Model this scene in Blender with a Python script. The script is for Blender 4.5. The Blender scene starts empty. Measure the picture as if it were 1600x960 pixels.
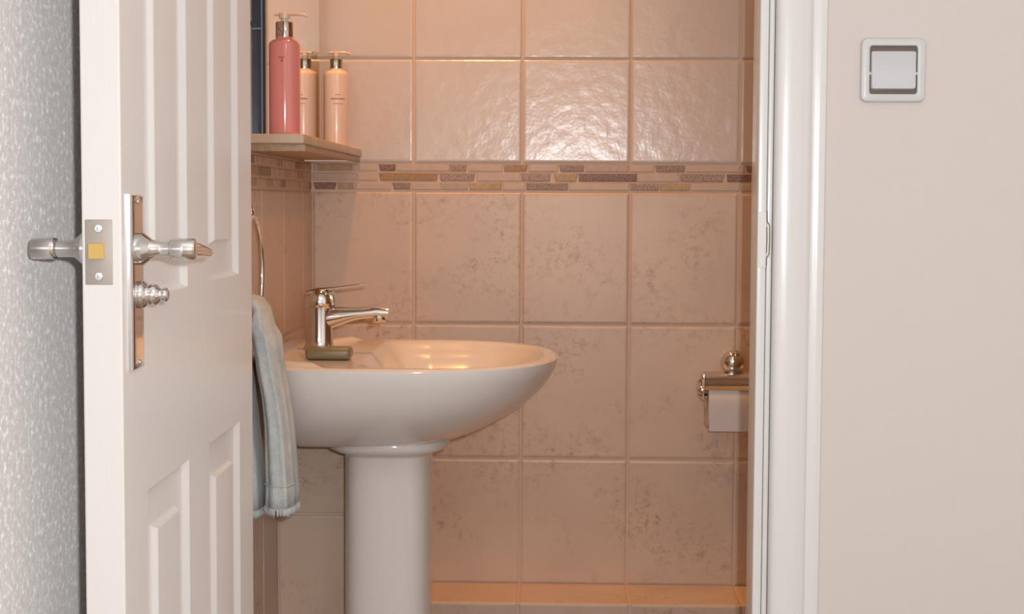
import bpy, bmesh, math, random
from mathutils import Vector, Matrix
random.seed(7)
S = bpy.context.scene
COL = S.collection
PI = math.pi
H = 1.06                      # eye height above the floor (m)

# ------------------------------------------------------------------ camera
YAW, PITCH, ROLL = math.radians(1.7), math.radians(3.65), 0.0048
fw = Vector((-math.sin(YAW)*math.cos(PITCH), math.cos(YAW)*math.cos(PITCH), -math.sin(PITCH)))
r0 = Vector((math.cos(YAW), math.sin(YAW), 0)); u0 = r0.cross(fw)
rt = r0*math.cos(ROLL) + u0*math.sin(ROLL); up = rt.cross(fw)
cam = bpy.data.cameras.new('camera'); cam_o = bpy.data.objects.new('camera', cam); COL.objects.link(cam_o)
cam_o.matrix_world = Matrix(((rt.x, up.x, -fw.x, 0), (rt.y, up.y, -fw.y, 0), (rt.z, up.z, -fw.z, H), (0, 0, 0, 1)))
cam.sensor_width = 36; cam.lens = 36*2540/1600; cam.clip_start = 0.02
S.camera = cam_o
# ------------------------------------------------------------------ world, exposure
w = bpy.data.worlds.new('world'); S.world = w; w.use_nodes = True
w.node_tree.nodes['Background'].inputs[0].default_value = (0.9, 0.95, 1, 1)
w.node_tree.nodes['Background'].inputs[1].default_value = 0.05
S.view_settings.view_transform = 'Standard'; S.view_settings.look = 'None'
S.view_settings.exposure = 0.0; S.view_settings.gamma = 1.0; S.view_settings.use_curve_mapping = False

# ------------------------------------------------------------------ lights
def lamp(name, kind, loc, power, color, radius=0.03, target=None, size=None, blend=0.5):
    l = bpy.data.lights.new(name, kind); l.energy = power; l.color = color
    if kind == 'AREA': l.shape = 'DISK'; l.size = radius*2
    else: l.shadow_soft_size = radius
    if kind == 'SPOT': l.spot_size = math.radians(size); l.spot_blend = blend
    o = bpy.data.objects.new(name, l); o.location = loc; COL.objects.link(o)
    if target: o.rotation_euler = (Vector(target)-Vector(loc)).to_track_quat('-Z', 'Y').to_euler()
    return o
WARM = (1.0, 0.43, 0.10)
FLASH = 62.0
lamp('camera_flash', 'POINT', (0.050, 0.0, H+0.045), FLASH, (0.865, 0.915, 0.955), 0.014)
lamp('bathroom_downlight', 'SPOT', (-0.20, 2.74, 2.33), 46, WARM, 0.03, (-0.20, 2.74, 0), 70, 0.8)
lamp('bathroom_downlight', 'SPOT', (0.70, 2.55, 2.33), 11, WARM, 0.03, (0.70, 2.55, 0), 120, 0.6)
lamp('hall_fill_light', 'POINT', (0.75, -0.5, 2.2), 8, (0.95, 0.95, 0.95), 0.10)  # added fill that lifts the hall's ambient light, no fixture behind it

# ------------------------------------------------------------------ materials
def mat(name, color, rough=0.5, metal=0.0, coat=0.0, spec=0.5):
    m = bpy.data.materials.new(name); m.use_nodes = True
    b = m.node_tree.nodes['Principled BSDF']
    b.inputs['Base Color'].default_value = (*color, 1); b.inputs['Roughness'].default_value = rough
    b.inputs['Metallic'].default_value = metal; b.inputs['Coat Weight'].default_value = coat
    b.inputs['Coat Roughness'].default_value = 0.05; b.inputs['Specular IOR Level'].default_value = spec
    return m
def N(m, t, **kw):
    n = m.node_tree.nodes.new(t)
    for k, v in kw.items():
        if k in n.inputs.keys(): n.inputs[k].default_value = v
        else: setattr(n, k, v)
    return n
def L(m, a, b): m.node_tree.links.new(a, b)
def coords(m, scale=(1, 1, 1)):
    c = N(m, 'ShaderNodeTexCoord'); mp = N(m, 'ShaderNodeMapping'); mp.inputs['Scale'].default_value = scale
    L(m, c.outputs['Object'], mp.inputs['Vector']); return mp.outputs['Vector']
def noise(m, scale, detail=4, sc=(1, 1, 1), rough=0.5, dist=0.0):
    n = N(m, 'ShaderNodeTexNoise', Scale=scale, Detail=detail, Roughness=rough, Distortion=dist)
    L(m, coords(m, sc), n.inputs['Vector']); return n.outputs['Fac']
def ramp(m, src, stops):
    r = N(m, 'ShaderNodeValToRGB'); e = r.color_ramp.elements
    while len(e) < len(stops): e.new(0.5)
    for i, (p, c) in enumerate(stops):
        e[i].position = p; e[i].color = (*c, 1) if not isinstance(c, (int, float)) else (c, c, c, 1)
    L(m, src, r.inputs['Fac']); return r.outputs['Color']
def mix(m, fac, a, b, mode='MIX'):
    x = N(m, 'ShaderNodeMix', data_type='RGBA', blend_type=mode)
    for i, v in ((0, fac), (6, a), (7, b)):
        if hasattr(v, 'links'): L(m, v, x.inputs[i])
        else: x.inputs[i].default_value = v if isinstance(v, (int, float)) else (*v, 1)
    return x.outputs[2]
def base(m, src): L(m, src, m.node_tree.nodes['Principled BSDF'].inputs['Base Color'])
def bump(m, src, strength, dist=0.001):
    b = N(m, 'ShaderNodeBump', Strength=strength, Distance=dist)
    L(m, src, b.inputs['Height']); L(m, b.outputs['Normal'], m.node_tree.nodes['Principled BSDF'].inputs['Normal'])
    return b

M = {}
M['paint'] = mat('white_gloss_paint', (0.80, 0.775, 0.75), 0.32, coat=0.25)
M['door'] = mat('white_grained_door_paint', (0.755, 0.715, 0.685), 0.38, coat=0.15)
m = M['door']; bump(m, noise(m, 260, 3, (0.1, 1, 0.035)), 0.22, 0.0006)
M['arch'] = mat('white_brushed_gloss', (0.78, 0.77, 0.75), 0.25, coat=0.4)
m = M['arch']; bump(m, noise(m, 70, 4, (1, 1, 0.15)), 0.25, 0.001)
M['wall'] = mat('cream_wall_emulsion', (0.70, 0.635, 0.60), 0.75)
m = M['wall']; bump(m, noise(m, 300, 3), 0.12, 0.0006)
M['ceiling'] = mat('ceiling_white', (0.8, 0.78, 0.75), 0.8)
M['carpet'] = mat('beige_carpet', (0.33, 0.25, 0.19), 0.95)
m = M['carpet']; bump(m, noise(m, 500, 2), 0.6, 0.003)
# textured vinyl wallpaper with small pearly vertical flecks
M['paper'] = mat('pearly_wallpaper', (0.58, 0.545, 0.52), 0.5)
for k in ('paper', 'door'):
    if 'Diffuse Roughness' in M[k].node_tree.nodes['Principled BSDF'].inputs: M[k].node_tree.nodes['Principled BSDF'].inputs['Diffuse Roughness'].default_value = 1.0 if k == 'paper' else 0.4
m = M['paper']
fl = noise(m, 260, 4, (1, 0.45, 0.5), 0.75)
base(m, ramp(m, fl, [(0.42, (0.56, 0.51, 0.475)), (0.56, (0.68, 0.63, 0.60)), (0.64, (0.97, 0.95, 0.94))]))
bump(m, fl, 0.5, 0.0007); m.node_tree.nodes['Principled BSDF'].inputs['Sheen Weight'].default_value = 0.5; m.node_tree.nodes['Principled BSDF'].inputs['Sheen Roughness'].default_value = 0.4
# beige ceramic with brown flecks
def ceramic(name, c0, c1, fleck, rough, bumpstr, bscale, fl_lo, fl_hi, coat):
    m = mat(name, c0, rough, coat=coat)
    big = ramp(m, noise(m, 9, 3), [(0.3, c0), (0.7, c1)])
    pat = ramp(m, noise(m, 62, 10, rough=0.82, dist=0.25), [(fl_lo, 0.0), (fl_hi, 1.0)])
    area = ramp(m, noise(m, 7, 2), [(0.42, 0.0), (0.62, 1.0)])
    f = mix(m, 1.0, pat, area, 'MULTIPLY')
    base(m, mix(m, f, big, fleck))
    bump(m, noise(m, bscale, 3), bumpstr, 0.002)
    return m
M['beige'] = ceramic('beige_mottled_tile', (0.62, 0.465, 0.355), (0.67, 0.505, 0.385), (0.37, 0.20, 0.09), 0.37, 0.22, 16, 0.50, 0.68, 0.0)
M['white'] = ceramic('ivory_rippled_tile', (0.65, 0.565, 0.51), (0.68, 0.595, 0.54), (0.63, 0.545, 0.49), 0.22, 0.42, 40, 0.55, 0.8, 0.3)
M['grout'] = mat('grout_cream', (0.70, 0.53, 0.42), 0.8)
m = M['grout']; bump(m, noise(m, 400, 2), 0.3, 0.0008)
def stone(name, a, b, sc=260):
    m = mat(name, a, 0.45); base(m, ramp(m, noise(m, sc, 4, rough=0.7), [(0.38, a), (0.62, b)]))
    bump(m, noise(m, sc, 3), 0.4, 0.001); return m
M['l'] = stone('mosaic_cream', (0.55, 0.40, 0.30), (0.60, 0.45, 0.34), 60)
M['k'] = stone('mosaic_pinkish', (0.47, 0.33, 0.26), (0.55, 0.40, 0.31), 90)
M['t'] = stone('mosaic_tan', (0.40, 0.26, 0.15), (0.50, 0.34, 0.21), 120)
M['r'] = stone('mosaic_dark_red_brown', (0.15, 0.065, 0.04), (0.34, 0.19, 0.14), 330)
M['p'] = stone('mosaic_purple_brown', (0.24, 0.14, 0.10), (0.52, 0.36, 0.28), 330)
M['o'] = stone('mosaic_ochre', (0.33, 0.17, 0.055), (0.44, 0.25, 0.10), 150)
M['c'] = stone('mosaic_sand_yellow', (0.42, 0.27, 0.12), (0.52, 0.36, 0.18), 120)
M['g'] = stone('mosaic_grey_brown', (0.21, 0.13, 0.085), (0.42, 0.28, 0.20), 330)
M['floor_tile'] = mat('brown_floor_tile', (0.24, 0.15, 0.09), 0.4)
M['china'] = mat('white_glazed_china', (0.75, 0.71, 0.68), 0.12, coat=0.3)
M['chrome'] = mat('polished_chrome', (0.82, 0.81, 0.80), 0.07, 1.0)
M['satin'] = mat('satin_nickel', (0.52, 0.48, 0.44), 0.38, 1.0)
M['satin_d'] = mat('dull_grey_steel', (0.40, 0.345, 0.30), 0.5, 0.3)
M['brass'] = mat('brass', (0.78, 0.57, 0.20), 0.22, 1.0)
M['zinc'] = mat('zinc_screw', (0.75, 0.78, 0.80), 0.25, 0.9)
M['dark'] = mat('dark_slot', (0.03, 0.028, 0.025), 0.6)
M['mirror'] = mat('mirror_silver', (0.93, 0.93, 0.92), 0.015, 1.0)
M['slate'] = mat('dark_slate_edge', (0.030, 0.036, 0.048), 0.25)
M['edge_line'] = mat('pale_edge_line', (0.22, 0.26, 0.32), 0.3)
M['shelfm'] = stone('shelf_travertine', (0.52, 0.37, 0.26), (0.60, 0.45, 0.33), 25)
M['lit_tile'] = mat('lit_tile_white', (0.85, 0.84, 0.82), 0.3)  # flash highlight on the wall tile, put in as a white colour
M['pink'] = mat('pink_liquid_soap', (0.80, 0.27, 0.235), 0.12, coat=0.6)
M['pink_d'] = mat('pink_darker', (0.42, 0.08, 0.08), 0.3)
M['lotion'] = mat('ivory_lotion_bottle', (0.80, 0.62, 0.52), 0.25, coat=0.3)
M['print'] = mat('printed_brown', (0.34, 0.17, 0.12), 0.5)
M['pumpp'] = mat('cream_pump_plastic', (0.78, 0.58, 0.42), 0.3, coat=0.2)
M['collar'] = mat('silver_green_collar', (0.50, 0.47, 0.38), 0.2, 1.0)
M['collar_b'] = mat('bronze_silver_collar', (0.62, 0.53, 0.47), 0.12, 1.0)
M['soap'] = mat('olive_soap', (0.20, 0.15, 0.075), 0.4, coat=0.2)
M['paperroll'] = mat('white_tissue', (0.72, 0.64, 0.60), 0.9)
m = M['paperroll']; bump(m, noise(m, 500, 2), 0.25, 0.0006)
M['card'] = mat('grey_cardboard', (0.40, 0.32, 0.25), 0.9)
M['switch'] = mat('switch_white_plastic', (0.66, 0.66, 0.655), 0.3)
M['rocker'] = mat('switch_rocker_plastic', (0.63, 0.62, 0.645), 0.3)
M['well'] = mat('switch_well_brown', (0.15, 0.11, 0.08), 0.4)
M['towel'] = mat('pale_blue_terry', (0.56, 0.60, 0.58), 0.95, spec=0.2)
m = M['towel']
base(m, ramp(m, noise(m, 35, 5, rough=0.65), [(0.35, (0.54, 0.61, 0.625)), (0.65, (0.70, 0.70, 0.68))]))
bump(m, noise(m, 420, 3, rough=0.7), 0.8, 0.003)

# ------------------------------------------------------------------ mesh helpers
def obj(name, bm, m, parent=None, smooth=False, angle=None):
    me = bpy.data.meshes.new(name); bmesh.ops.recalc_face_normals(bm, faces=bm.faces); bm.to_mesh(me); bm.free()
    for x in (m if isinstance(m, (list, tuple)) else [m]): me.materials.append(x)
    if smooth or angle:
        for p in me.polygons: p.use_smooth = True
        if angle: me.set_sharp_from_angle(angle=math.radians(angle))
    o = bpy.data.objects.new(name, me); COL.objects.link(o)
    if parent: o.parent = parent
    return o
def struct(o, label=None):
    o['kind'] = 'structure'
    if label: o['label'] = label
    return o
def tag(o, label, cat, group=None):
    o['label'] = label; o['category'] = cat
    if group: o['group'] = group
    return o
def empty(name, loc=(0, 0, 0)):
    o = bpy.data.objects.new(name, None); o.location = loc; o.empty_display_size = 0.02; COL.objects.link(o); return o
def box(bm, x0, x1, y0, y1, z0, z1, bev=0, mi=0):
    g = bmesh.ops.create_cube(bm, size=1)
    for v in g['verts']:
        v.co = Vector((x0+(v.co.x+.5)*(x1-x0), y0+(v.co.y+.5)*(y1-y0), z0+(v.co.z+.5)*(z1-z0)))
    fs = {f for v in g['verts'] for f in v.link_faces}
    for f in fs: f.material_index = mi
    if bev:
        es = list({e for v in g['verts'] for e in v.link_edges})
        r = bmesh.ops.bevel(bm, geom=es, offset=bev, segments=3, affect='EDGES', profile=0.5)
        for f in r['faces']: f.material_index = mi
def loft(bm, rings, cap0=True, cap1=True, closed=True, mi=0):
    vs = [[bm.verts.new(p) for p in r] for r in rings]
    n = len(rings[0])
    for a, b in zip(vs[:-1], vs[1:]):
        for i in range(n if closed else n-1):
            f = bm.faces.new((a[i], a[(i+1) % n], b[(i+1) % n], b[i])); f.material_index = mi
    if cap0: f = bm.faces.new(vs[0][::-1]); f.material_index = mi
    if cap1: f = bm.faces.new(vs[-1]); f.material_index = mi
    return vs
def frame(d, ref=Vector((0, 0, 1))):
    d = Vector(d).normalized()
    if abs(d.dot(ref)) > 0.95: ref = Vector((1, 0, 0))
    a = d.cross(ref).normalized(); b = a.cross(d).normalized(); return a, b
def lathe(bm, prof, origin=(0, 0, 0), axis=(0, 0, 1), n=40, cap0=True, cap1=True, mi=0):
    """prof: (radius, distance along axis)"""
    ax = Vector(axis).normalized(); a, b = frame(ax); o = Vector(origin)
    loft(bm, [[o + ax*h + (a*math.cos(2*PI*k/n) + b*math.sin(2*PI*k/n))*max(r, 1e-5) for k in range(n)] for r, h in prof], cap0, cap1, mi=mi)
def tube(bm, pts, rad, n=16, ref=Vector((0, 0, 1)), cap=True, closed=False, mi=0):
    """rad: number, or list of (ra, rb): ra sideways, rb along ref"""
    P = [Vector(p) for p in pts]; rings = []
    for i, p in enumerate(P):
        if closed: d = P[(i+1) % len(P)] - P[i-1]
        else: d = P[min(i+1, len(P)-1)] - P[max(i-1, 0)]
        a, b = frame(d, ref)
        ra, rb = (rad, rad) if isinstance(rad, (int, float)) else (rad[i] if isinstance(rad[i], tuple) else (rad[i], rad[i]))
        rings.append([p + a*ra*math.cos(2*PI*k/n) + b*rb*math.sin(2*PI*k/n) for k in range(n)])
    if closed: rings.append(rings[0]); 
    loft(bm, rings, cap and not closed, cap and not closed, mi=mi)
    if closed: bmesh.ops.remove_doubles(bm, verts=bm.verts, dist=1e-6)
def sstep(a, b, x):
    t = min(1, max(0, (x-a)/(b-a))); return t*t*(3-2*t)
def curve(pts, n=24):
    """Catmull-Rom through tuples"""
    P = [Vector(p) for p in pts]; P = [2*P[0]-P[1]] + P + [2*P[-1]-P[-2]]; out = []
    m_ = len(P)-3
    for i in range(m_):
        for k in range(n//m_ + 1):
            t = k/(n//m_ + 1)
            a, b, c, d = P[i:i+4]
            out.append(0.5*((2*b)+(c-a)*t+(2*a-5*b+4*c-d)*t*t+(3*b-a-3*c+d)*t**3))
    out.append(P[-2]); return out

# ================================================================== THE SETTING
XL, YB = -0.463, 3.02          # tiled left wall, tiled back wall of the cloakroom
YH0, YH1 = 2.10, 2.167         # partition between hall and cloakroom
XR = 1.35
CZ = 2.36
TILE = {'beige': 1, 'white': 2, 'l': 3, 'k': 4, 't': 5, 'r': 6, 'p': 7, 'o': 8, 'c': 9, 'g': 10}
TM = [M['grout']] + [M[k] for k in TILE]
def tile(bm, O, U, V, Nn, u0, u1, v0, v1, kind, h=0.0022, ins=0.003, sl0=0.0, sl1=0.0):
    """one glazed tile with a rounded arris; O origin on the grout plane"""
    prof = [(0, 0), (0.0, h*0.45), (ins*0.35, h*0.85), (ins, h)]
    rings = []
    for i, hh in prof:
        rings.append([O + U*(u0+i+s0) + V*z + Nn*hh if e == 0 else O + U*(u1-i-s0) + V*z + Nn*hh
                      for e, z, s0 in ((0, v0+i, sl0), (1, v0+i, sl1), (1, v1-i, 0), (0, v1-i, 0))])
    loft(bm, rings, False, True, mi=TILE[kind])
g = 0.0022                     # half a grout line
ROWS = [(-1.06, -0.97, 'beige'), (-0.97, -0.7155, 'beige'), (-0.7155, -0.477, 'beige'), (-0.477, -0.2250, 'beige'), (-0.2250, 0.0212, 'beige'),
        (0.0735, 0.266, 'white'), (0.266, 0.515, 'white'), (0.515, 0.764, 'white'), (0.764, 1.013, 'white'), (1.013, 1.262, 'white')]
BANDZ = [(0.0590, 0.0712), (0.0412, 0.0553), (0.0248, 0.0372)]
BAND = [
 [(-0.4600, -0.4545, 'l'), (-0.4527, -0.387, 't'), (-0.3847, -0.3763, 'l'), (-0.3751, -0.3405, 'l'), (-0.3382, -0.3072, 'r'), (-0.3048, -0.2072, 'l'), (-0.2055, -0.1751, 'p'), (-0.1715, -0.1087, 'l'), (-0.1051, -0.0624, 'o'), (-0.0595, -0.0067, 'l'), (-0.0032, 0.0418, 'g'), (0.0442, 0.1245, 'k'), (0.1269, 0.1719, 'l'), (0.1741, 0.2283, 'g'), (0.2307, 0.3296, 'l'), (0.3331, 0.339, 'l'), (0.3413, 0.3696, 'r')],
 [(-0.4610, -0.3811, 'l'), (-0.3787, -0.3406, 'l'), (-0.3382, -0.2286, 'o'), (-0.2255, -0.1596, 'p'), (-0.1561, -0.0754, 'l'), (-0.073, -0.0197, 'p'), (-0.0137, 0.0301, 'c'), (0.0324, 0.14, 'r'), (0.1424, 0.2179, 'l'), (0.2203, 0.3016, 'p'), (0.3063, 0.351, 'r')],
 [(-0.4605, -0.4170, 'r'), (-0.4146, -0.3847, 't'), (-0.3823, -0.3155, 'l'), (-0.3131, -0.2798, 'g'), (-0.2774, -0.2248, 'l'), (-0.2226, -0.1725, 'k'), (-0.1703, -0.1097, 'c'), (-0.1073, -0.067, 'l'), (-0.0646, 0.0124, 'g'), (0.0148, 0.126, 'l'), (0.1284, 0.1805, 'p'), (0.1827, 0.2382, 'c'), (0.2405, 0.3301, 'l'), (0.3324, 0.3642, 'l')]]
def cols(start, step, lo, hi):
    xs = [lo]; x = start
    while x < hi-0.01:
        if x > lo+0.02: xs.append(x)
        x += step
    return xs + [hi]
def random_band(u0, u1, seed):
    r = random.Random(seed); out = []
    for _ in range(3):
        u = u0; row = []
        while u < u1-0.006:
            wd = min(r.uniform(0.022, 0.085), u1-u); row.append((u, u+wd, r.choice('llltkltlog'))); u += wd+0.0024
        out.append(row)
    return out
def tiled_wall(name, O, U, Nn, us, bands, rows, lo, hi, z0, z1, back):
    """grout slab with tiles standing proud of it"""
    bm = bmesh.new(); V = Vector((0, 0, 1))
    c = [O+U*lo, O+U*hi, O+U*hi-Nn*back, O+U*lo-Nn*back]
    loft(bm, [[p+V*z0 for p in c], [p+V*z1 for p in c]])
    for a, b, kind in rows:
        if b <= z0-H+1e-4 or a >= z1-H: continue
        for u0_, u1_ in zip(us[:-1], us[1:]):
            tile(bm, O+V*H, U, V, Nn, u0_+g, u1_-g, a+g, min(b, z1-H)-g, kind, ins=0.0045, h=0.0026)
    for (a, b), row in zip(BANDZ, bands):
        r = random.Random(len(row))
        for u0_, u1_, kind in row:
            dk = kind in 'rpogc'
            s0 = (r.random()-0.35)*0.006 if dk else 0; s1 = (r.random()-0.35)*0.006 if dk else 0
            tile(bm, O+V*H, U, V, Nn, u0_, u1_, a, b, kind, h=0.0016, ins=0.0012, sl0=max(s0, 0), sl1=max(s1, 0))
    return struct(obj(name, bm, TM))
X_, Y_, Z_ = Vector((1, 0, 0)), Vector((0, 1, 0)), Vector((0, 0, 1))
GP = 0.0022
bandB = [row + [(max(row[-1][1]+0.003, 0.372)+k*0.07, max(row[-1][1]+0.003, 0.372)+k*0.07+0.067, 'lktplolgk'[k % 9]) for k in range(9)] for row in BAND]
tiled_wall('wall_back', Vector((0, YB+GP, 0)), X_, -Y_, cols(-0.273, 0.2005, XL, XR), bandB, ROWS, XL-0.05, XR+0.05, 0, CZ, 0.08)
tiled_wall('wall_left', Vector((XL-GP, 0, 0)), Y_, X_, [YH1, 2.31, 2.51, 2.71, 2.911, YB], random_band(YH1+0.002, YB-0.003, 12), ROWS, YH1-0.0, YB+0.05, 0, CZ, 0.05)
tiled_wall('wall_right', Vector((XR+GP, 0, 0)), Y_, -X_, cols(2.22, 0.2, YH1, YB), random_band(YH1+0.002, YB-0.003, 5), ROWS, YH1, YB+0.05, 0, CZ, 0.05)

# tiled pipe boxing: low ledge along the back wall and a taller return behind the basin pedestal
def tiled_box(name, x0, x1, y0, y1, z0, z1, frontxs, frontz, topxs, right=False, topys=None):
    bm = bmesh.new(); h = 0.0024
    box(bm, x0, x1-h, y0+h, y1, z0, z1-h)
    O = Vector((0, y0+h, 0))
    for a, b in zip(frontxs[:-1], frontxs[1:]):
        for c, d in zip(frontz[:-1], frontz[1:]):
            tile(bm, O, X_, Z_, -Y_, a+g, b-g, c+g, d-g*0.5, 'beige', h=h, ins=0.004)
    O = Vector((0, 0, z1-h))
    for a, b in zip(topxs[:-1], topxs[1:]):
        tile(bm, O, X_, Y_, Z_, a+g, b-g, y0+g*0.5, y1-g, 'beige', h=h, ins=0.004)
    if right:
        O = Vector((x1-h, 0, 0))
        for c, d in zip(frontz[:-1], frontz[1:]):
            tile(bm, O, Y_, Z_, X_, y0+g*0.5, y1-g, c+g, d-g*0.5, 'beige', h=h, ins=0.004)
    return struct(obj(name, bm, TM))
ZL = H-0.7135
tiled_box('trim_1', -0.262, XR, 2.868, YB, 0, ZL, cols(-0.273, 0.2005, -0.262, XR), [0, ZL-0.25, ZL], cols(-0.273, 0.2005, -0.262, XR))
tiled_box('trim_2', XL, -0.262, 2.638, YB, 0, H-0.30, [XL, -0.262], [0, 0.047, 0.297, 0.547, H-0.30], [XL, -0.262], right=True)

# cloakroom floor and hall floor, ceiling
bm = bmesh.new(); box(bm, -0.55, 1.75, YH1-0.03, YB+0.1, -0.06, 0); struct(obj('floor', bm, M['floor_tile']))
bm = bmesh.new(); box(bm, -0.65, 1.75, -1.35, YH1-0.03, -0.06, 0); struct(obj('floor', bm, M['carpet']))
bm = bmesh.new(); box(bm, -0.65, 1.75, -1.35, YB+0.1, CZ, CZ+0.08); struct(obj('ceiling', bm, M['ceiling']))
# hall walls
bm = bmesh.new(); box(bm, -0.56, -0.50, -1.3, YH0+0.067, 0, CZ); struct(obj('wall_hall_left', bm, M['paper']))
bm = bmesh.new(); box(bm, 1.60, 1.66, -1.3, YH0, 0, CZ); struct(obj('wall_hall_right', bm, M['wall']))
bm = bmesh.new(); box(bm, -0.56, 1.66, -1.36, -1.3, 0, CZ); struct(obj('wall_hall_rear', bm, M['wall']))
HX0, HX1, HZ = -0.437, 0.2525, H+0.94
bm = bmesh.new()
box(bm, HX1+0.02, 1.66, YH0, YH1, 0, CZ); box(bm, -0.50, HX0-0.02, YH0, YH1, 0, CZ); box(bm, HX0-0.02, HX1+0.02, YH0, YH1, HZ+0.02, CZ)
struct(obj('wall_front', bm, M['wall']))
# door lining and architrave
ARCH = [(0.0195, 0), (0.0195, 0.010), (0.0215, 0.0135), (0.025, 0.0150), (0.030, 0.0163), (0.038, 0.0172), (0.047, 0.0168), (0.054, 0.0150), (0.060, 0.0120),
        (0.064, 0.0108), (0.0655, 0.0092), (0.0665, 0.0074), (0.071, 0.0068), (0.075, 0.0080), (0.080, 0.0082), (0.084, 0.0070), (0.0855, 0.0042), (0.0862, 0)]
bm = bmesh.new()
def arch_side(x, sgn, top):
    loft(bm, [[Vector((x+sgn*a, YH0-b, 0)) for a, b in ARCH], [Vector((x+sgn*a, YH0-b, top+a)) for a, b in ARCH]])
arch_side(HX1, 1, HZ)
A2 = [(a if a < 0.03 else 0.03+(a-0.03)*0.45, b) for a, b in ARCH]
loft(bm, [[Vector((HX0-a, YH0-b, 0)) for a, b in A2], [Vector((HX0-a, YH0-b, HZ+a)) for a, b in A2]])
loft(bm, [[Vector((HX0-c[0]*0, YH0-b, HZ+a)) for (a, b), c in zip(ARCH, A2)], [Vector((HX1+a, YH0-b, HZ+a)) for a, b in ARCH]])
struct(obj('trim_3', bm, M['arch'], angle=40), 'white moulded architrave around the doorway')
bm = bmesh.new()
def lining(x0, x1, z0, z1): box(bm, x0, x1, YH0-0.0015, YH1+0.001, z0, z1, 0.0018)
lining(HX1, HX1+0.0115, 0, HZ); lining(HX1+0.0121, HX1+0.0190, 0, HZ)
lining(HX0-0.0185, HX0, 0, HZ); lining(HX0-0.0185, HX1+0.0188, HZ, HZ+0.019)
struct(obj('trim_4', bm, M['arch'], angle=40), 'white door lining')
# strike plate let into the lining edge, clogged with paint
sp = empty('strike_plate', (HX1+0.012, YH0-0.0015, H-0.045))
bm = bmesh.new()
box(bm, -0.0100, -0.0003, -0.0008, 0.003, -0.036, 0.036, 0.0006); box(bm, -0.0002, 0.0035, -0.0014, 0.003, -0.022, 0.020, 0.0006)
obj('plate', bm, M['arch'], sp)
bm = bmesh.new()
tube(bm, [(-0.0004, -0.0016, 0.037), (0.0002, -0.0016, 0.024), (0.0034, -0.0016, 0.018), (0.0038, -0.0016, 0.0), (0.0032, -0.0016, -0.018), (0.0, -0.0016, -0.024), (-0.0003, -0.0016, -0.034)], 0.0006, 8)
tube(bm, [(0.0, -0.0016, 0.017), (0.0004, -0.0016, 0.0), (0.0, -0.0016, -0.017)], 0.0005, 8)
obj('slot', bm, M['well'], sp)['label'] = 'dark chipped slot of the strike plate'
tag(sp, 'small paint-clogged white strike plate let into the edge of the door lining', 'strike plate')

# ================================================================== DOOR
A = Vector((-0.3888, 1.43, 0)); B = Vector((-0.4025, 2.11, 0)); tdir = (B-A).normalized()
DL, DT, DZ0, DZ1 = 0.679, 0.0355, H-1.045, H+0.935
bm = bmesh.new()
PAN = [(0.0885, 0.279, H-0.090, H+0.82), (0.386, 0.583, H-0.090, H+0.82), (0.0885, 0.279, H-0.90, H-0.274), (0.386, 0.583, H-0.90, H-0.274)]
PROF = [(0, 0), (0.0008, 0.0008), (0.0042, 0.0070), (0.0062, 0.0078), (0.036, 0.0075), (0.0415, 0.0070), (0.0430, 0.0058), (0.0450, 0.0018), (0.0462, 0.0008), (0.050, 0.0006)]
ar = 0.0018
for side in (0, 1):
    yy = (lambda d: d) if side == 0 else (lambda d: DT-d)
    ss = sorted({ar, DL-ar} | {v for p in PAN for v in p[:2]}); zz = sorted({DZ0+ar, DZ1-ar} | {v for p in PAN for v in p[2:]})
    vv = {(i, j): bm.verts.new((s, yy(0), z)) for i, s in enumerate(ss) for j, z in enumerate(zz)}
    for i in range(len(ss)-1):
        for j in range(len(zz)-1):
            if any(abs(ss[i]-p[0]) < 1e-6 and abs(zz[j]-p[2]) < 1e-6 for p in PAN):
                prev = [vv[i, j], vv[i+1, j], vv[i+1, j+1], vv[i, j+1]]
                s0, s1, z0, z1 = ss[i], ss[i+1], zz[j], zz[j+1]
                for o_, d in PROF[1:]:
                    cur = [bm.verts.new((a, yy(d), b)) for a, b in ((s0+o_, z0+o_), (s1-o_, z0+o_), (s1-o_, z1-o_), (s0+o_, z1-o_))]
                    for k in range(4): bm.faces.new((prev[k], prev[(k+1) % 4], cur[(k+1) % 4], cur[k]))
                    prev = cur
                bm.faces.new(prev)
            else: bm.faces.new((vv[i, j], vv[i+1, j], vv[i+1, j+1], vv[i, j+1]))
def rect(s0, s1, z0, z1, y): return [Vector((s0, y, z0)), Vector((s1, y, z0)), Vector((s1, y, z1)), Vector((s0, y, z1))]
loft(bm, [rect(ar, DL-ar, DZ0+ar, DZ1-ar, 0), rect(ar*.3, DL-ar*.3, DZ0+ar*.3, DZ1-ar*.3, ar*.3), rect(0, DL, DZ0, DZ1, ar), rect(0, DL, DZ0, DZ1, DT-ar),
          rect(ar*.3, DL-ar*.3, DZ0+ar*.3, DZ1-ar*.3, DT-ar*.3), rect(ar, DL-ar, DZ0+ar, DZ1-ar, DT)], False, False)
bmesh.ops.remove_doubles(bm, verts=bm.verts, dist=1e-6)
door = struct(obj('door_1', bm, M['door'], angle=12), 'white panelled door standing open into the hall')
ydir = Z_.cross(tdir)
door.matrix_world = Matrix(((tdir.x, ydir.x, 0, A.x), (tdir.y, ydir.y, 0, A.y), (0, 0, 1, 0), (0, 0, 0, 1)))
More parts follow.
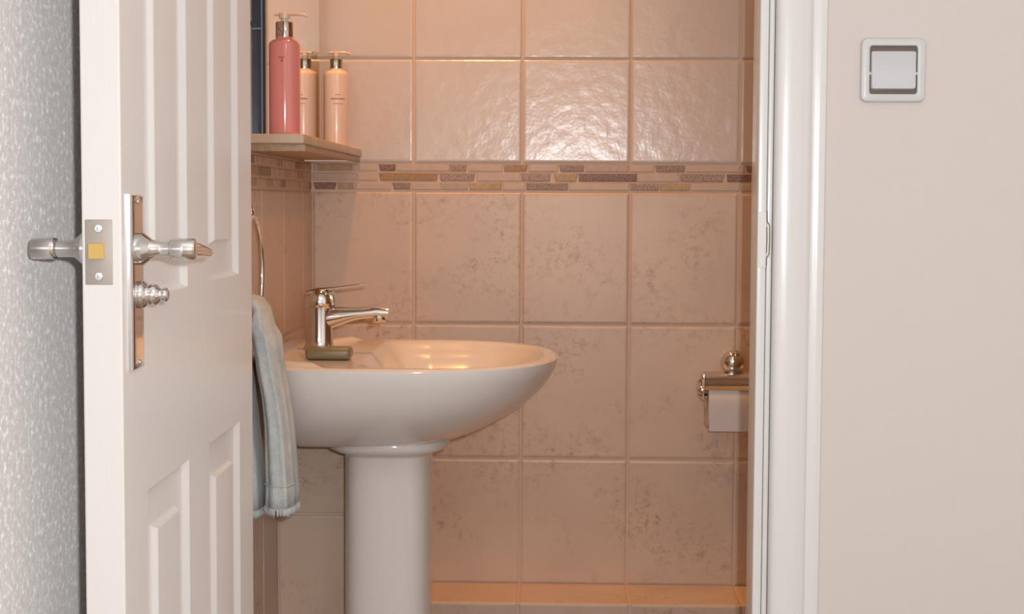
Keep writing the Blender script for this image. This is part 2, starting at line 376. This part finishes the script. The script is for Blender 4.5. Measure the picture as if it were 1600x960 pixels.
# latch faceplate in the edge (local: x = 0 plane, y across the thickness, z up)
bm = bmesh.new(); box(bm, -0.0006, 0.004, 0.0080, 0.0325, H-0.074, H-0.016, 0.0008)
lp = obj('latch_plate', bm, M['satin_d'], door, angle=40); lp['label'] = 'grey steel latch faceplate'
bm = bmesh.new()
loft(bm, [[Vector((0.001, y, H+z)) for y, z in ((0.0150, -0.0510), (0.0290, -0.0510), (0.0290, -0.0370), (0.0150, -0.0370))],
          [Vector((-0.0030, y, H+z)) for y, z in ((0.0152, -0.0508), (0.0288, -0.0508), (0.0288, -0.0372), (0.0152, -0.0372))],
          [Vector((x, y, H+z)) for x, y, z in ((-0.0035, 0.0160, -0.0506), (-0.0100, 0.0270, -0.0506), (-0.0100, 0.0270, -0.0374), (-0.0035, 0.0160, -0.0374))]])
obj('latch_bolt', bm, M['brass'], lp)['label'] = 'brass latch bolt'
for z in (-0.0240, -0.0664):
    bm = bmesh.new(); lathe(bm, [(0.0040, 0), (0.0040, 0.0008), (0.0034, 0.0014), (0.0012, 0.0015), (0.0008, 0.0008)], (-0.0004, 0.0202, H+z), (-1, 0, 0), 20)
    box(bm, -0.0021, -0.0010, 0.0178, 0.0226, H+z-0.0003, H+z+0.0003); box(bm, -0.0021, -0.0010, 0.0199, 0.0205, H+z-0.0023, H+z+0.0023)
    obj('screw', bm, M['zinc'], lp, angle=30)
def handle(face_y, sg, name, turn):
    """backplate, lever, thumb turn; sg = -1 towards the room side (local -y)"""
    bm = bmesh.new(); Y = lambda w: face_y + sg*w
    s0, s1, z0, z1 = 0.0205, 0.0640, H-0.1535, H+0.0065
    rings = []
    for ins, h in ((0, 0), (0, 0.0022), (0.0006, 0.0034), (0.0020, 0.0044), (0.0042, 0.0050), (0.0070, 0.0053), (0.011, 0.0054)):
        rings.append([Vector((a, Y(h), b)) for a, b in ((s0+ins, z0+ins), (s1-ins, z0+ins), (s1-ins, z1-ins), (s0+ins, z1-ins))])
    loft(bm, rings)
    lathe(bm, [(0.0150, 0), (0.0150, 0.005), (0.0120, 0.0085), (0.0100, 0.011)], (0.042, Y(0.0048), H-0.043), (0, sg, 0), 28)
    plate = obj(name, bm, M['chrome'], door, angle=25)
    for z in (0.0, -0.147):
        bm = bmesh.new(); lathe(bm, [(0.0028, 0), (0.0028, 0.0008), (0.002, 0.0014), (0.0004, 0.0014)], (0.042, Y(0.0050), H+z), (0, sg, 0), 16); obj('screw', bm, M['chrome'], plate, smooth=True)
    bm = bmesh.new()
    lathe(bm, [(0.0105, 0.013), (0.0088, 0.0165), (0.0076, 0.022), (0.0072, 0.028), (0.0075, 0.0335), (0.0090, 0.0345), (0.0098, 0.0365), (0.0098, 0.0555), (0.0088, 0.0572), (0.004, 0.0578)], (0.042, Y(0), H-0.043), (0, sg, 0), 32)
    pts = curve([(0.039, Y(0.0462), H-0.0430), (0.060, Y(0.0465), H-0.0435), (0.090, Y(0.0462), H-0.0450), (0.125, Y(0.0450), H-0.0472), (0.150, Y(0.0440), H-0.0490), (0.160, Y(0.0435), H-0.0498)], 24); k_ = len(pts)
    tube(bm, pts, [(0.0098-0.0035*sstep(0, k_, i), 0.0088-0.0035*sstep(0, k_, i)) if i < k_-1 else (0.0045, 0.0035) for i in range(k_)], 20)
    obj('lever', bm, M['chrome'], plate, angle=40)
    if turn:
        bm = bmesh.new()
        lathe(bm, [(0.0128, 0.004), (0.0128, 0.0085), (0.0108, 0.0110), (0.0085, 0.0125), (0.0095, 0.0150), (0.0100, 0.0185), (0.0088, 0.0215), (0.0062, 0.0235), (0.0055, 0.0255), (0.0066, 0.0275), (0.0062, 0.0300), (0.0040, 0.0315)], (0.0450, Y(0), H-0.0850), (0, sg, 0), 28)
        obj('thumb_turn', bm, M['chrome'], plate, smooth=True)
    return plate
handle(0, -1, 'handle_plate', True)
handle(DT, 1, 'handle_plate', False)

# ================================================================== LIGHT SWITCH
sw = empty('light_switch', (0.4210, YH0, H+0.1715))
def rrect(w_, h_, r, y, n=6):
    pts = []
    for cx, cz, a0 in ((w_-r, h_-r, 0), (-w_+r, h_-r, 90), (-w_+r, -h_+r, 180), (w_-r, -h_+r, 270)):
        for k in range(n+1):
            a = math.radians(a0+90*k/n); pts.append(Vector((cx+r*math.cos(a), y, cz+r*math.sin(a))))
    return pts
bm = bmesh.new()
q = [rrect(0.0410, 0.0405, 0.008, 0), rrect(0.0410, 0.0405, 0.008, -0.0045), rrect(0.0398, 0.0393, 0.0075, -0.0075), rrect(0.0365, 0.0360, 0.006, -0.0088), rrect(0.0320, 0.0318, 0.004, -0.0092), rrect(0.0303, 0.0306, 0.0035, -0.0082), rrect(0.0300, 0.0303, 0.0035, -0.001)]
loft(bm, q, True, True)
obj('frame', bm, [M['switch']], sw, angle=35)
bm = bmesh.new(); loft(bm, [rrect(0.0299, 0.0302, 0.0035, -0.0012), rrect(0.0299, 0.0302, 0.0035, -0.0030)]); obj('well', bm, M['well'], sw)['label'] = 'dark recess around the rocker'
bm = bmesh.new()
loft(bm, [[p+Vector((0, 0, -0.0005)) for p in rrect(0.0282, 0.0245, 0.003, -0.002)], [p+Vector((0, 0, -0.0005)) for p in rrect(0.0282, 0.0240, 0.003, -0.0088)], [p+Vector((0, -0.0022*sstep(0.024, -0.024, p.z)+0.001, -0.0005)) for p in rrect(0.0272, 0.0232, 0.003, -0.0105)]])
for s in (-1, 1): lathe(bm, [(0.0022, 0), (0.0022, 0.004), (0.0012, 0.0052)], (s*0.0288, -0.0042, -0.0045), (0, -1, 0), 16)
obj('rocker', bm, M['rocker'], sw, angle=35)
tag(sw, 'square white rocker light switch on the cream wall right of the doorway', 'light switch')

# ================================================================== WASHBASIN
RZ = H-0.2345
CX, CY = -0.165, 2.53
XT, HW = -0.003, 0.262        # tip, half width
wb = empty('washbasin', (-0.27, CY, 0))
wb_off = Vector((0.27, -CY, 0))
def outline(n=200, r=1.0):
    """plan outline of the basin: flat against the wall, widest near the middle, rounded nose"""
    pts = []
    for k in range(n):
        a = -PI + 2*PI*k/n
        c, s = math.cos(a), math.sin(a)
        if c >= 0:
            x = CX-0.065 + (XT-CX+0.065)*abs(c)**0.92; y = CY + HW*math.copysign(abs(s)**0.88, s)
        else:
            x = CX-0.065 - (CX-0.065-(XL+0.002))*abs(c)**0.42; y = CY + (HW-0.03*abs(c)**1.5)*math.copysign(abs(s)**0.62, s)
        pts.append((x, y))
    return pts
OUT = outline(); n = len(OUT)
def top_z(x, y, q):
    # q: distance in from the rim as a share of the radius
    bx, by = (x+0.158)/0.136, (y-CY)/0.238          # bowl hollow, squarer and steeper towards the tap
    e = 2.3 + 3.5*sstep(0.0, 0.08, -0.158-x)
    if bx < 0: bx = -abs(bx)**1.5
    d = (abs(bx)**e + abs(by)**e)**(1/e)
    z = -0.012*(1-sstep(0.86, 1.0, d)) - 0.072*(1-sstep(0.45, 0.93, d)**0.8)
    xb = -0.396 + 0.050*((y-CY)/0.23)**2            # stepped ledge behind the tap
    return z*sstep(0.045, 0.15, q) + 0.006*sstep(xb+0.004, xb-0.004, x)*sstep(0.03, 0.09, q) + 0.008*sstep(-0.40, XL, x)
prof = [(0.0, 1.0, 1.0), (-0.010, 0.999, 0.998), (-0.0235, 0.984, 0.985), (-0.0470, 0.950, 0.945), (-0.070, 0.892, 0.885), (-0.090, 0.822, 0.80), (-0.106, 0.757, 0.71), (-0.118, 0.700, 0.61), (-0.1255, 0.645, 0.51), (-0.1290, 0.58, 0.42), (-0.1300, 0.50, 0.33)]
XW = XL+0.002
bm = bmesh.new(); rings = []
for dz, kx, ky in prof[::-1]:
    rings.append([Vector((XW + (x-XW)*kx, CY+(y-CY)*ky, RZ+dz-0.004)) for x, y in OUT])
# rim roll and inner surface, concentric rings towards the bowl centre
BC = Vector((-0.20, CY))
for r in [1.0, 0.9965, 0.990, 0.982, 0.972] + [0.96-0.016*k for k in range(59)]:
    ring = []
    for x, y in OUT:
        px, py = BC.x+(x-BC.x)*r, BC.y+(y-BC.y)*r
        edge = -0.0035*(1-sstep(0, 0.030, 1-r))
        ring.append(Vector((px, py, RZ+top_z(px, py, 1-r)+edge)))
    rings.append(ring)
rings = [[p+wb_off for p in r] for r in rings]
loft(bm, rings)
bowl = obj('bowl', bm, M['china'], wb, smooth=True)
ss = bowl.modifiers.new('s', 'SUBSURF'); ss.levels = 1; ss.render_levels = 1
bm = bmesh.new()   # drain ring at the bottom
lathe(bm, [(0.021, 0), (0.021, 0.003), (0.016, 0.004), (0.014, 0.001)], Vector((-0.19, CY, RZ-0.0865))+wb_off, (0, 0, 1), 28); obj('drain', bm, M['chrome'], wb, smooth=True)
bm = bmesh.new()
def ped(hx, hy, z, e=3.2, cx=-0.2655, m_=56):
    out = []
    for k in range(m_):
        a = 2*PI*k/m_; c, s = math.cos(a), math.sin(a)
        out.append(Vector((cx+hx*math.copysign(abs(c)**(2/e), c), CY-0.01+hy*math.copysign(abs(s)**(2/e), s), z))+wb_off)
    return out
PZ = RZ-0.1330
loft(bm, [ped(0.073, 0.085, 0.0), ped(0.0725, 0.084, 0.03), ped(0.067, 0.078, 0.10), ped(0.0665, 0.078, PZ-0.06), ped(0.0665, 0.078, PZ-0.022), ped(0.068, 0.080, PZ-0.018),
          ped(0.084, 0.092, PZ-0.0140, 2.6), ped(0.092, 0.099, PZ-0.0105, 2.5), ped(0.0945, 0.102, PZ-0.004, 2.4), ped(0.092, 0.100, PZ+0.003, 2.4), ped(0.085, 0.085, PZ+0.006, 2.4)])
obj('pedestal', bm, M['china'], wb, angle=50)
tag(wb, 'white china washbasin on a pedestal against the tiled wall', 'washbasin')

# ------------------------------------------------------------------ tap
tp = empty('basin_tap', (-0.377, CY, RZ+0.0032))
bm = bmesh.new()
lathe(bm, [(0.0255, -0.002), (0.0255, 0.004), (0.0225, 0.007), (0.0212, 0.016), (0.0205, 0.045), (0.0208, 0.060), (0.0215, 0.068)], (0, 0, 0), (0, 0, 1), 36)
obj('body', bm, M['chrome'], tp, angle=50)
bm = bmesh.new()
pts = curve([(0.004, 0, 0.050), (0.030, 0, 0.054), (0.060, 0, 0.058), (0.088, 0, 0.0605), (0.103, 0, 0.0600), (0.1095, 0, 0.0595)], 24)
k_ = len(pts)
tube(bm, pts, [(0.0165-0.004*sstep(0, k_*0.7, i), 0.0185-0.0095*sstep(0, k_*0.45, i)-0.001*sstep(k_*0.5, k_, i)) for i in range(k_)], 24)
lathe(bm, [(0.0105, 0), (0.0105, 0.010), (0.0095, 0.0125), (0.008, 0.0125), (0.0078, 0.006)], (0.0930, 0, 0.0565), (0.12, 0, -1), 24)
obj('spout', bm, M['chrome'], tp, angle=60)
bm = bmesh.new()
lathe(bm, [(0.0205, 0), (0.0222, 0.003), (0.0225, 0.010), (0.0215, 0.017), (0.0180, 0.0235), (0.012, 0.028), (0.004, 0.030)], (0.0, 0, 0.067), (0.10, 0, 1), 36)
lathe(bm, [(0.0125, 0), (0.0125, 0.010), (0.0105, 0.012), (0.002, 0.0122)], (0.013, 0, 0.080), (1, 0, 0.15), 24)
obj('cap', bm, M['chrome'], tp, angle=50)
bm = bmesh.new()
pts = curve([(-0.020, 0, 0.0895), (0.0, 0, 0.0945), (0.03, 0, 0.0985), (0.060, 0, 0.1025), (0.0775, 0, 0.1045)], 20); k_ = len(pts)
tube(bm, pts, [(0.013-0.004*sstep(0, k_*0.6, i), 0.0050-0.0032*sstep(0, k_*0.55, i)) for i in range(k_)], 20)
obj('lever', bm, M['chrome'], tp, smooth=True)
tag(tp, 'chrome lever mixer tap at the back of the white washbasin', 'tap')

# ------------------------------------------------------------------ soap bar
bm = bmesh.new(); box(bm, -0.034, 0.034, -0.021, 0.021, 0, 0.0185, 0.0065)
sb = obj('soap_bar', bm, M['soap'], smooth=True); sb.location = (-0.345, 2.415, RZ+0.0005)
tag(sb, 'olive-brown bar of soap on the basin ledge beside the tap', 'soap')

# ================================================================== MIRROR
XM = -0.4385
mr = empty('wall_mirror', (XL, 2.69, H+0.102))
o_ = Vector((-XL, -2.69, -(H+0.102)))
bm = bmesh.new(); box(bm, XL+0.0005, XM-0.004, 2.434, 2.958, H+0.102, H+0.95)
for v in bm.verts: v.co += o_
obj('backing', bm, M['slate'], mr)['label'] = 'dark slate side edge of the mirror'
bm = bmesh.new(); loft(bm, [[Vector((XM-0.0038, a, b))+o_ for a, b in ((2.434, H+0.102), (2.958, H+0.102), (2.958, H+0.95), (2.434, H+0.95))],
                            [Vector((XM-0.0015, a, b))+o_ for a, b in ((2.434, H+0.102), (2.958, H+0.102), (2.958, H+0.95), (2.434, H+0.95))],
                            [Vector((XM, a, b))+o_ for a, b in ((2.440, H+0.106), (2.950, H+0.106), (2.950, H+0.944), (2.440, H+0.944))]])
obj('mirror_glass', bm, M['mirror'], mr)
bm = bmesh.new(); box(bm, XL+0.0145, XL+0.0165, 2.4325, 2.4345, H+0.102, H+0.95); box(bm, XL+0.001, XL+0.0150, 2.4322, 2.4343, H+0.2575, H+0.2595)
for v in bm.verts: v.co += o_
obj('edge_strip', bm, M['edge_line'], mr)['label'] = 'pale line along the dark mirror edge'
tag(mr, 'wall mirror with a dark edge standing above the tiled shelf', 'mirror')

# ================================================================== SHELF
sh = empty('wall_shelf', (XL, 2.68, H+0.07))
o_ = Vector((-XL, -2.68, -(H+0.07)))
SX = -0.3705
bm = bmesh.new(); box(bm, XL+0.0003, SX, 2.342, YB-0.0003, H+0.0850, H+0.0985, 0.0012)
for v in bm.verts: v.co += o_
obj('slab', bm, M['shelfm'], sh, angle=40)
bm = bmesh.new(); box(bm, XL+0.0003, SX-0.0035, 2.375, YB-0.0003, H+0.0745, H+0.0852, 0.0008)
for v in bm.verts: v.co += o_
obj('support', bm, M['t'], sh, angle=40)
bm = bmesh.new(); box(bm, -0.452, SX-0.006, 2.86, YB-0.0003, H+0.0722, H+0.0748, 0.0006)  # added strip, its white imitates the flash-lit wall tile below the shelf
for v in bm.verts: v.co += o_
obj('lit_tile_strip', bm, M['lit_tile'], sh)['label'] = 'white strip standing in for flash-lit wall tile under the shelf'
tag(sh, 'narrow beige stone shelf above the mosaic border', 'shelf')

# ================================================================== BOTTLES
def bottle(name, loc, r, hb, body_m, collar_m, label, spout_ang, spout_len, cr, ch, sc=1.0, dark=None):
    t = empty(name, loc)
    bm = bmesh.new()
    lathe(bm, [(r*0.90, 0), (r*0.975, 0.0015), (r, 0.005), (r, hb-0.007), (r*0.97, hb-0.003), (r*0.86, hb), (cr*1.05, hb+0.0035), (cr*1.0, hb+0.007)], n=48)
    body = obj('bottle_body', bm, body_m, t, angle=40)
    bm = bmesh.new(); zc = hb+0.004
    lathe(bm, [(cr, zc), (cr*1.02, zc+0.001), (cr*1.02, zc+ch-0.001), (cr*0.97, zc+ch), (cr*0.5, zc+ch+0.0004)], n=36); obj('collar', bm, collar_m, t, angle=40)
    bm = bmesh.new(); z1 = zc+ch
    lathe(bm, [(cr*0.42, z1), (cr*0.42, z1+0.0045), (cr*0.62, z1+0.005), (cr*0.66, z1+0.0125), (cr*0.5, z1+0.014), (cr*0.1, z1+0.0145)], n=28)
    d = Vector((math.cos(spout_ang), math.sin(spout_ang), 0)); zt = z1+0.0112
    tube(bm, [Vector((0, 0, zt))-d*cr*1.2, Vector((0, 0, zt+0.0005)), Vector((0, 0, zt+0.0007))+d*spout_len*0.55, Vector((0, 0, zt-0.0006))+d*spout_len*0.9, Vector((0, 0, zt-0.0030))+d*spout_len], [(0.0045, 0.002), (0.0052, 0.0028), (0.0042, 0.0024), (0.0034, 0.0022), (0.0028, 0.0020)], 16)
    obj('pump', bm, M['pumpp'], t, angle=50)
    return t, body
def printing(t, r, zc, lines, ang0, m_, size):
    bm = bmesh.new(); rn = random.Random(4)
    for li, (dz, wd, hh) in enumerate(lines):
        u = -wd/2
        while u < wd/2:
            lw = rn.uniform(0.5, 1.2)*size
            for k in range(1):
                a0, a1 = ang0+u/r, ang0+min(u+lw, wd/2)/r
                R = r+0.0002
                ps = [(R*math.cos(a0), R*math.sin(a0), zc+dz), (R*math.cos(a1), R*math.sin(a1), zc+dz), (R*math.cos(a1), R*math.sin(a1), zc+dz+hh), (R*math.cos(a0), R*math.sin(a0), zc+dz+hh)]
                bm.faces.new([bm.verts.new(p) for p in ps])
            u += lw+size*0.45
    return obj('printed_text', bm, m_, t)
ZS = H+0.0985
b1, body = bottle('soap_dispenser', (-0.4112, 2.420, ZS), 0.0232, 0.140, M['pink'], M['collar_b'], '', 0.0, 0.034, 0.0128, 0.024)
bm = bmesh.new(); R = 0.0234
for zc, wd, hh in ((0.1135, 0.010, 0.0016), (0.108, 0.003, 0.004)):
    a0, a1 = -PI/2-wd/R/2, -PI/2+wd/R/2
    ks = [a0+(a1-a0)*k/4 for k in range(5)]
    vs = [(bm.verts.new((R*math.cos(a), R*math.sin(a), zc)), bm.verts.new((R*math.cos(a), R*math.sin(a), zc+hh))) for a in ks]
    for p, q in zip(vs[:-1], vs[1:]): bm.faces.new((p[0], q[0], q[1], p[1]))
obj('label_mark', bm, M['pink_d'], b1)['label'] = 'small dark red print'
tag(b1, 'tall pink pump bottle of liquid soap at the near end of the shelf', 'pump bottle')
b2, body = bottle('lotion_dispenser', (-0.4102, 2.970, ZS), 0.0226, 0.139, M['lotion'], M['collar'], '', 0.15, 0.026, 0.0108, 0.019)
printing(b2, 0.0226, 0.088, [(0.0075, 0.010, 0.0016), (-0.0005, 0.026, 0.0032), (-0.0085, 0.017, 0.0016)], -PI/2+0.28, M['print'], 0.0021)
tag(b2, 'ivory pump bottle with small brown print at the far end of the shelf', 'pump bottle')

# ================================================================== TOWEL RING AND TOWEL
RX, RY, RZc, RR = -0.428, 2.245, H-0.100, 0.080
tr = empty('towel_ring', (XL, RY, RZc+RR))
o_ = -Vector((XL, RY, RZc+RR))
bm = bmesh.new(); tube(bm, [Vector((RX, RY+0.072*math.cos(2*PI*k/64), RZc+RR*math.sin(2*PI*k/64)))+o_ for k in range(64)], 0.0042, 14, ref=Vector((1, 0, 0)), closed=True)
obj('ring', bm, M['chrome'], tr, smooth=True)
bm = bmesh.new(); lathe(bm, [(0.021, 0.0003), (0.021, 0.006), (0.017, 0.009), (0.009, 0.013), (0.008, 0.026), (0.0105, 0.030), (0.0095, 0.036), (0.005, 0.039)], (0, 0, 0.004), (1, 0, 0), 28)
obj('mount', bm, M['chrome'], tr, smooth=True)
tag(tr, 'chrome towel ring on the left tiled wall holding a pale blue towel', 'towel ring')

bm = bmesh.new(); rn = random.Random(3)
n_ = 160
def lobe(cx, cy, hx, hy, z, ph, amp, tilt=0.0, rz=True):
    out = []
    for k in range(n_):
        a = 2*PI*k/n_; c, s = math.cos(a), math.sin(a)
        f = 1 + amp*math.sin(3*a+ph) + amp*0.45*math.sin(8*a+ph*2.7+0.8*math.sin(z*14)) + amp*0.12*math.sin(13*a+ph*2.3)
        x = cx + hx*f*math.copysign(abs(c)**0.75, c); y = cy + hy*f*math.copysign(abs(s)**0.8, s)
        out.append(Vector((max(x+tilt*(y-cy), XL+0.003), y, z)))
    return out
rings = []
# room-side tail, from the hem up and over the ring
Zs = [(-0.4235, -0.399, 0.0245, 0.058), (-0.405, -0.3985, 0.0242, 0.0585), (-0.391, -0.3985, 0.0238, 0.0575), (-0.389, -0.3985, 0.0225, 0.056), (-0.385, -0.3990, 0.0235, 0.057),
      (-0.35, -0.4005, 0.0225, 0.056), (-0.31, -0.4025, 0.021, 0.054), (-0.27, -0.4060, 0.0200, 0.052), (-0.235, -0.4090, 0.0205, 0.052), (-0.205, -0.4115, 0.0205, 0.052), (-0.185, -0.4140, 0.0190, 0.054), (-0.170, -0.4200, 0.0155, 0.058)]
for z, cx, hx, hy in Zs: rings.append(lobe(cx+0.012-0.006*sstep(-0.30, -0.20, z), RY-0.006, hx*(0.88 if z < -0.2 else 1), hy*0.66, H+z, 0.6+z*3.5, 0.085))
for k in range(1, 6):       # over the top
    a = PI*k/6
    cx = -0.430+0.0175*math.cos(a); zc = H-0.168+0.026*math.sin(a)
    ring = []
    for j in range(n_):
        b = 2*PI*j/n_; c, s = math.cos(b), math.sin(b)
        # section turns from horizontal to horizontal the other way round
        yy_ = RY + (0.040-0.004*math.sin(a))*math.copysign(abs(s)**0.8, s)
        zo = 0.5*((yy_-RY)/0.08)**2*0.08
        rr = 0.0125
        ring.append(Vector((max(cx+rr*c*math.cos(a), XL+0.003), yy_, zc+rr*c*math.sin(a)+zo)))
    rings.append(ring)
for z, cx, hx, hy in ((-0.175, -0.4515, 0.0090, 0.056), (-0.20, -0.4475, 0.0115, 0.054), (-0.25, -0.4420, 0.0155, 0.053), (-0.30, -0.4390, 0.0180, 0.054), (-0.36, -0.4360, 0.0210, 0.056), (-0.40, -0.4345, 0.0220, 0.057), (-0.428, -0.434, 0.0225, 0.057)):
    r = lobe(cx, RY-0.004, hx, hy*0.68, H+z, 2.0+z*3, 0.05)
    # keep direction continuous with the turned section
    rings.append([Vector((max(2*cx-p.x, XL+0.003), p.y, p.z)) for p in r])
loft(bm, rings)
tw = obj('hand_towel', bm, M['towel'], smooth=True)
tag(tw, 'pale blue terry hand towel with a fringed hem hanging from the towel ring', 'towel')
for rg, nm in ((rings[0], 0), (rings[-1], 1)):
    bm = bmesh.new(); rn = random.Random(9+nm); m_ = 100
    for k in range(m_):
        p = rg[int(k*n_/m_)]; q_ = p+Vector((rn.uniform(-.0012, .0012), rn.uniform(-.0012, .0012), -rn.uniform(0.006, 0.0095)))
        tube(bm, [p+Vector((0, 0, 0.003)), (p+q_)/2, q_], [0.0014, 0.0012, 0.0007], 6)
    fr = obj('fringe', bm, M['towel'], tw, smooth=True)
# woven border band above the hem
bm = bmesh.new()
for zz in (-0.3895, ):
    rg = [Vector((p.x, p.y, p.z)) for p in lobe(-0.3865, RY-0.006, 0.0218, 0.0389, H+zz, 0.6+zz*3.5, 0.085)]
    tube(bm, rg, 0.0010, 6, closed=True)
obj('border', bm, M['towel'], tw, smooth=True)

# ================================================================== TOILET ROLL AND HOLDER
hx, hy, hz = 0.3150, YB, H-0.2850
th = empty('toilet_roll_holder', (hx, hy, hz))
bm = bmesh.new(); lathe(bm, [(0.0145, 0.0003), (0.0145, 0.004), (0.013, 0.008), (0.013, 0.046), (0.0160, 0.050), (0.0205, 0.058), (0.0218, 0.067), (0.0205, 0.077), (0.0165, 0.0845), (0.0105, 0.0892), (0.003, 0.0910)], (0, 0, 0), (0, -1, 0), 40)
obj('rosette', bm, M['chrome'], th, angle=50)
bm = bmesh.new()          # curved cover over the roll, with thickness, turned ends
RC = Vector((0.0, -0.073, -0.0705)); Rr = 0.0560
path = [(Rr*math.cos(a)*0.98, Rr*math.sin(a)) for a in [math.radians(105+k*6.2) for k in range(0, 9)]]
path = [(RC.y+0.0*0 - (-p[0]) , RC.z+p[1]) for p in path]
prof2 = [Vector((0, y, z)) for y, z in path]
x0, x1 = 0.258-hx, 0.372-hx
outer = [(p.y, p.z) for p in prof2]; inner = [(RC.y+(p.y-RC.y)*0.965, RC.z+(p.z-RC.z)*0.965) for p in prof2][::-1]
sec = outer+inner
loft(bm, [[Vector((x, y, z)) for y, z in sec] for x in (x0, x1)])
box(bm, x0-0.0008, x0+0.0012, RC.y-0.048, RC.y-0.002, RC.z+0.004, RC.z+0.053, 0.0005)
obj('cover', bm, M['satin'] if False else M['chrome'], th, angle=30)
bm = bmesh.new()          # arm and spindle
tube(bm, curve([(0.0, -0.012, RC.z+0.045), (x0+0.03, -0.012, RC.z+0.036), (x0-0.0005, -0.020, RC.z+0.030), (x0-0.0035, -0.050, RC.z+0.018), (x0-0.0035, -0.073, RC.z+0.010)], 24), 0.0030, 12)
tube(bm, [(x0-0.004, -0.073, RC.z+0.010), (x1, -0.073, RC.z+0.010)], 0.0055, 16)
obj('arm', bm, M['chrome'], th, smooth=True)
bm = bmesh.new(); lathe(bm, [(0.003, 0), (0.0042, 0.0015), (0.0035, 0.004), (0.001, 0.005)], (x0+0.0005, -0.112, RC.z+0.045), (-0.6, -1, 0), 16); lathe(bm, [(0.004, 0), (0.0072, 0.002), (0.0078, 0.005), (0.0062, 0.0085), (0.002, 0.010)], (x0-0.001, -0.100, RC.z+0.022), (-0.3, -1, 0), 20); obj('end_knob', bm, M['chrome'], th, smooth=True)
tag(th, 'chrome toilet roll holder with a hinged cover on the back tiled wall', 'toilet roll holder')
bm = bmesh.new()
RX0, RX1 = 0.2665, 0.3660
n_r = 56; cxr, cyr, czr = 0, hy+RC.y, hz+RC.z
ro, ri = 0.0500, 0.0195
# hollow roll
def circ(r, x): return [Vector((x, cyr+r*math.cos(2*PI*k/n_r), czr+0.0015+r*math.sin(2*PI*k/n_r))) for k in range(n_r)]
vs = loft(bm, [circ(ri, RX0), circ(ro-0.0015, RX0), circ(ro, RX0+0.0015), circ(ro, RX1-0.0015), circ(ro-0.0015, RX1), circ(ri, RX1), circ(ri, RX0)], False, False)
# loose sheet hanging down the front, slightly off the roll
sheet = []
for x in (RX0+0.001, RX1-0.001):
    pts = [(cyr-ro*math.sin(a)-0.0012, czr+ro*math.cos(a)) for a in [math.radians(40+k*8) for k in range(7)]] + [(cyr-ro-0.0014, czr-0.012), (cyr-ro-0.0012, czr-0.030), (cyr-ro-0.0005, czr-0.0500)]
    sheet.append([Vector((x, y, z)) for y, z in pts+[(y+0.0008, z) for y, z in pts[::-1]]])
loft(bm, sheet)
bmesh.ops.remove_doubles(bm, verts=bm.verts, dist=1e-6)
rl = obj('toilet_roll', bm, M['paperroll'], angle=35)
o_ = Vector((cxr+0.316, cyr, czr))
for v in rl.data.vertices: v.co -= o_
rl.location = o_
bm = bmesh.new(); lathe(bm, [(ri+0.0002, 0), (ri+0.0002, 0.0995), (ri-0.0012, 0.0995), (ri-0.0012, 0)], Vector((RX0, cyr, czr+0.0015))-o_, (1, 0, 0), 40, False, False)
obj('cardboard_tube', bm, M['card'], rl, smooth=True)
tag(rl, 'white toilet roll hanging in the chrome holder', 'toilet roll')
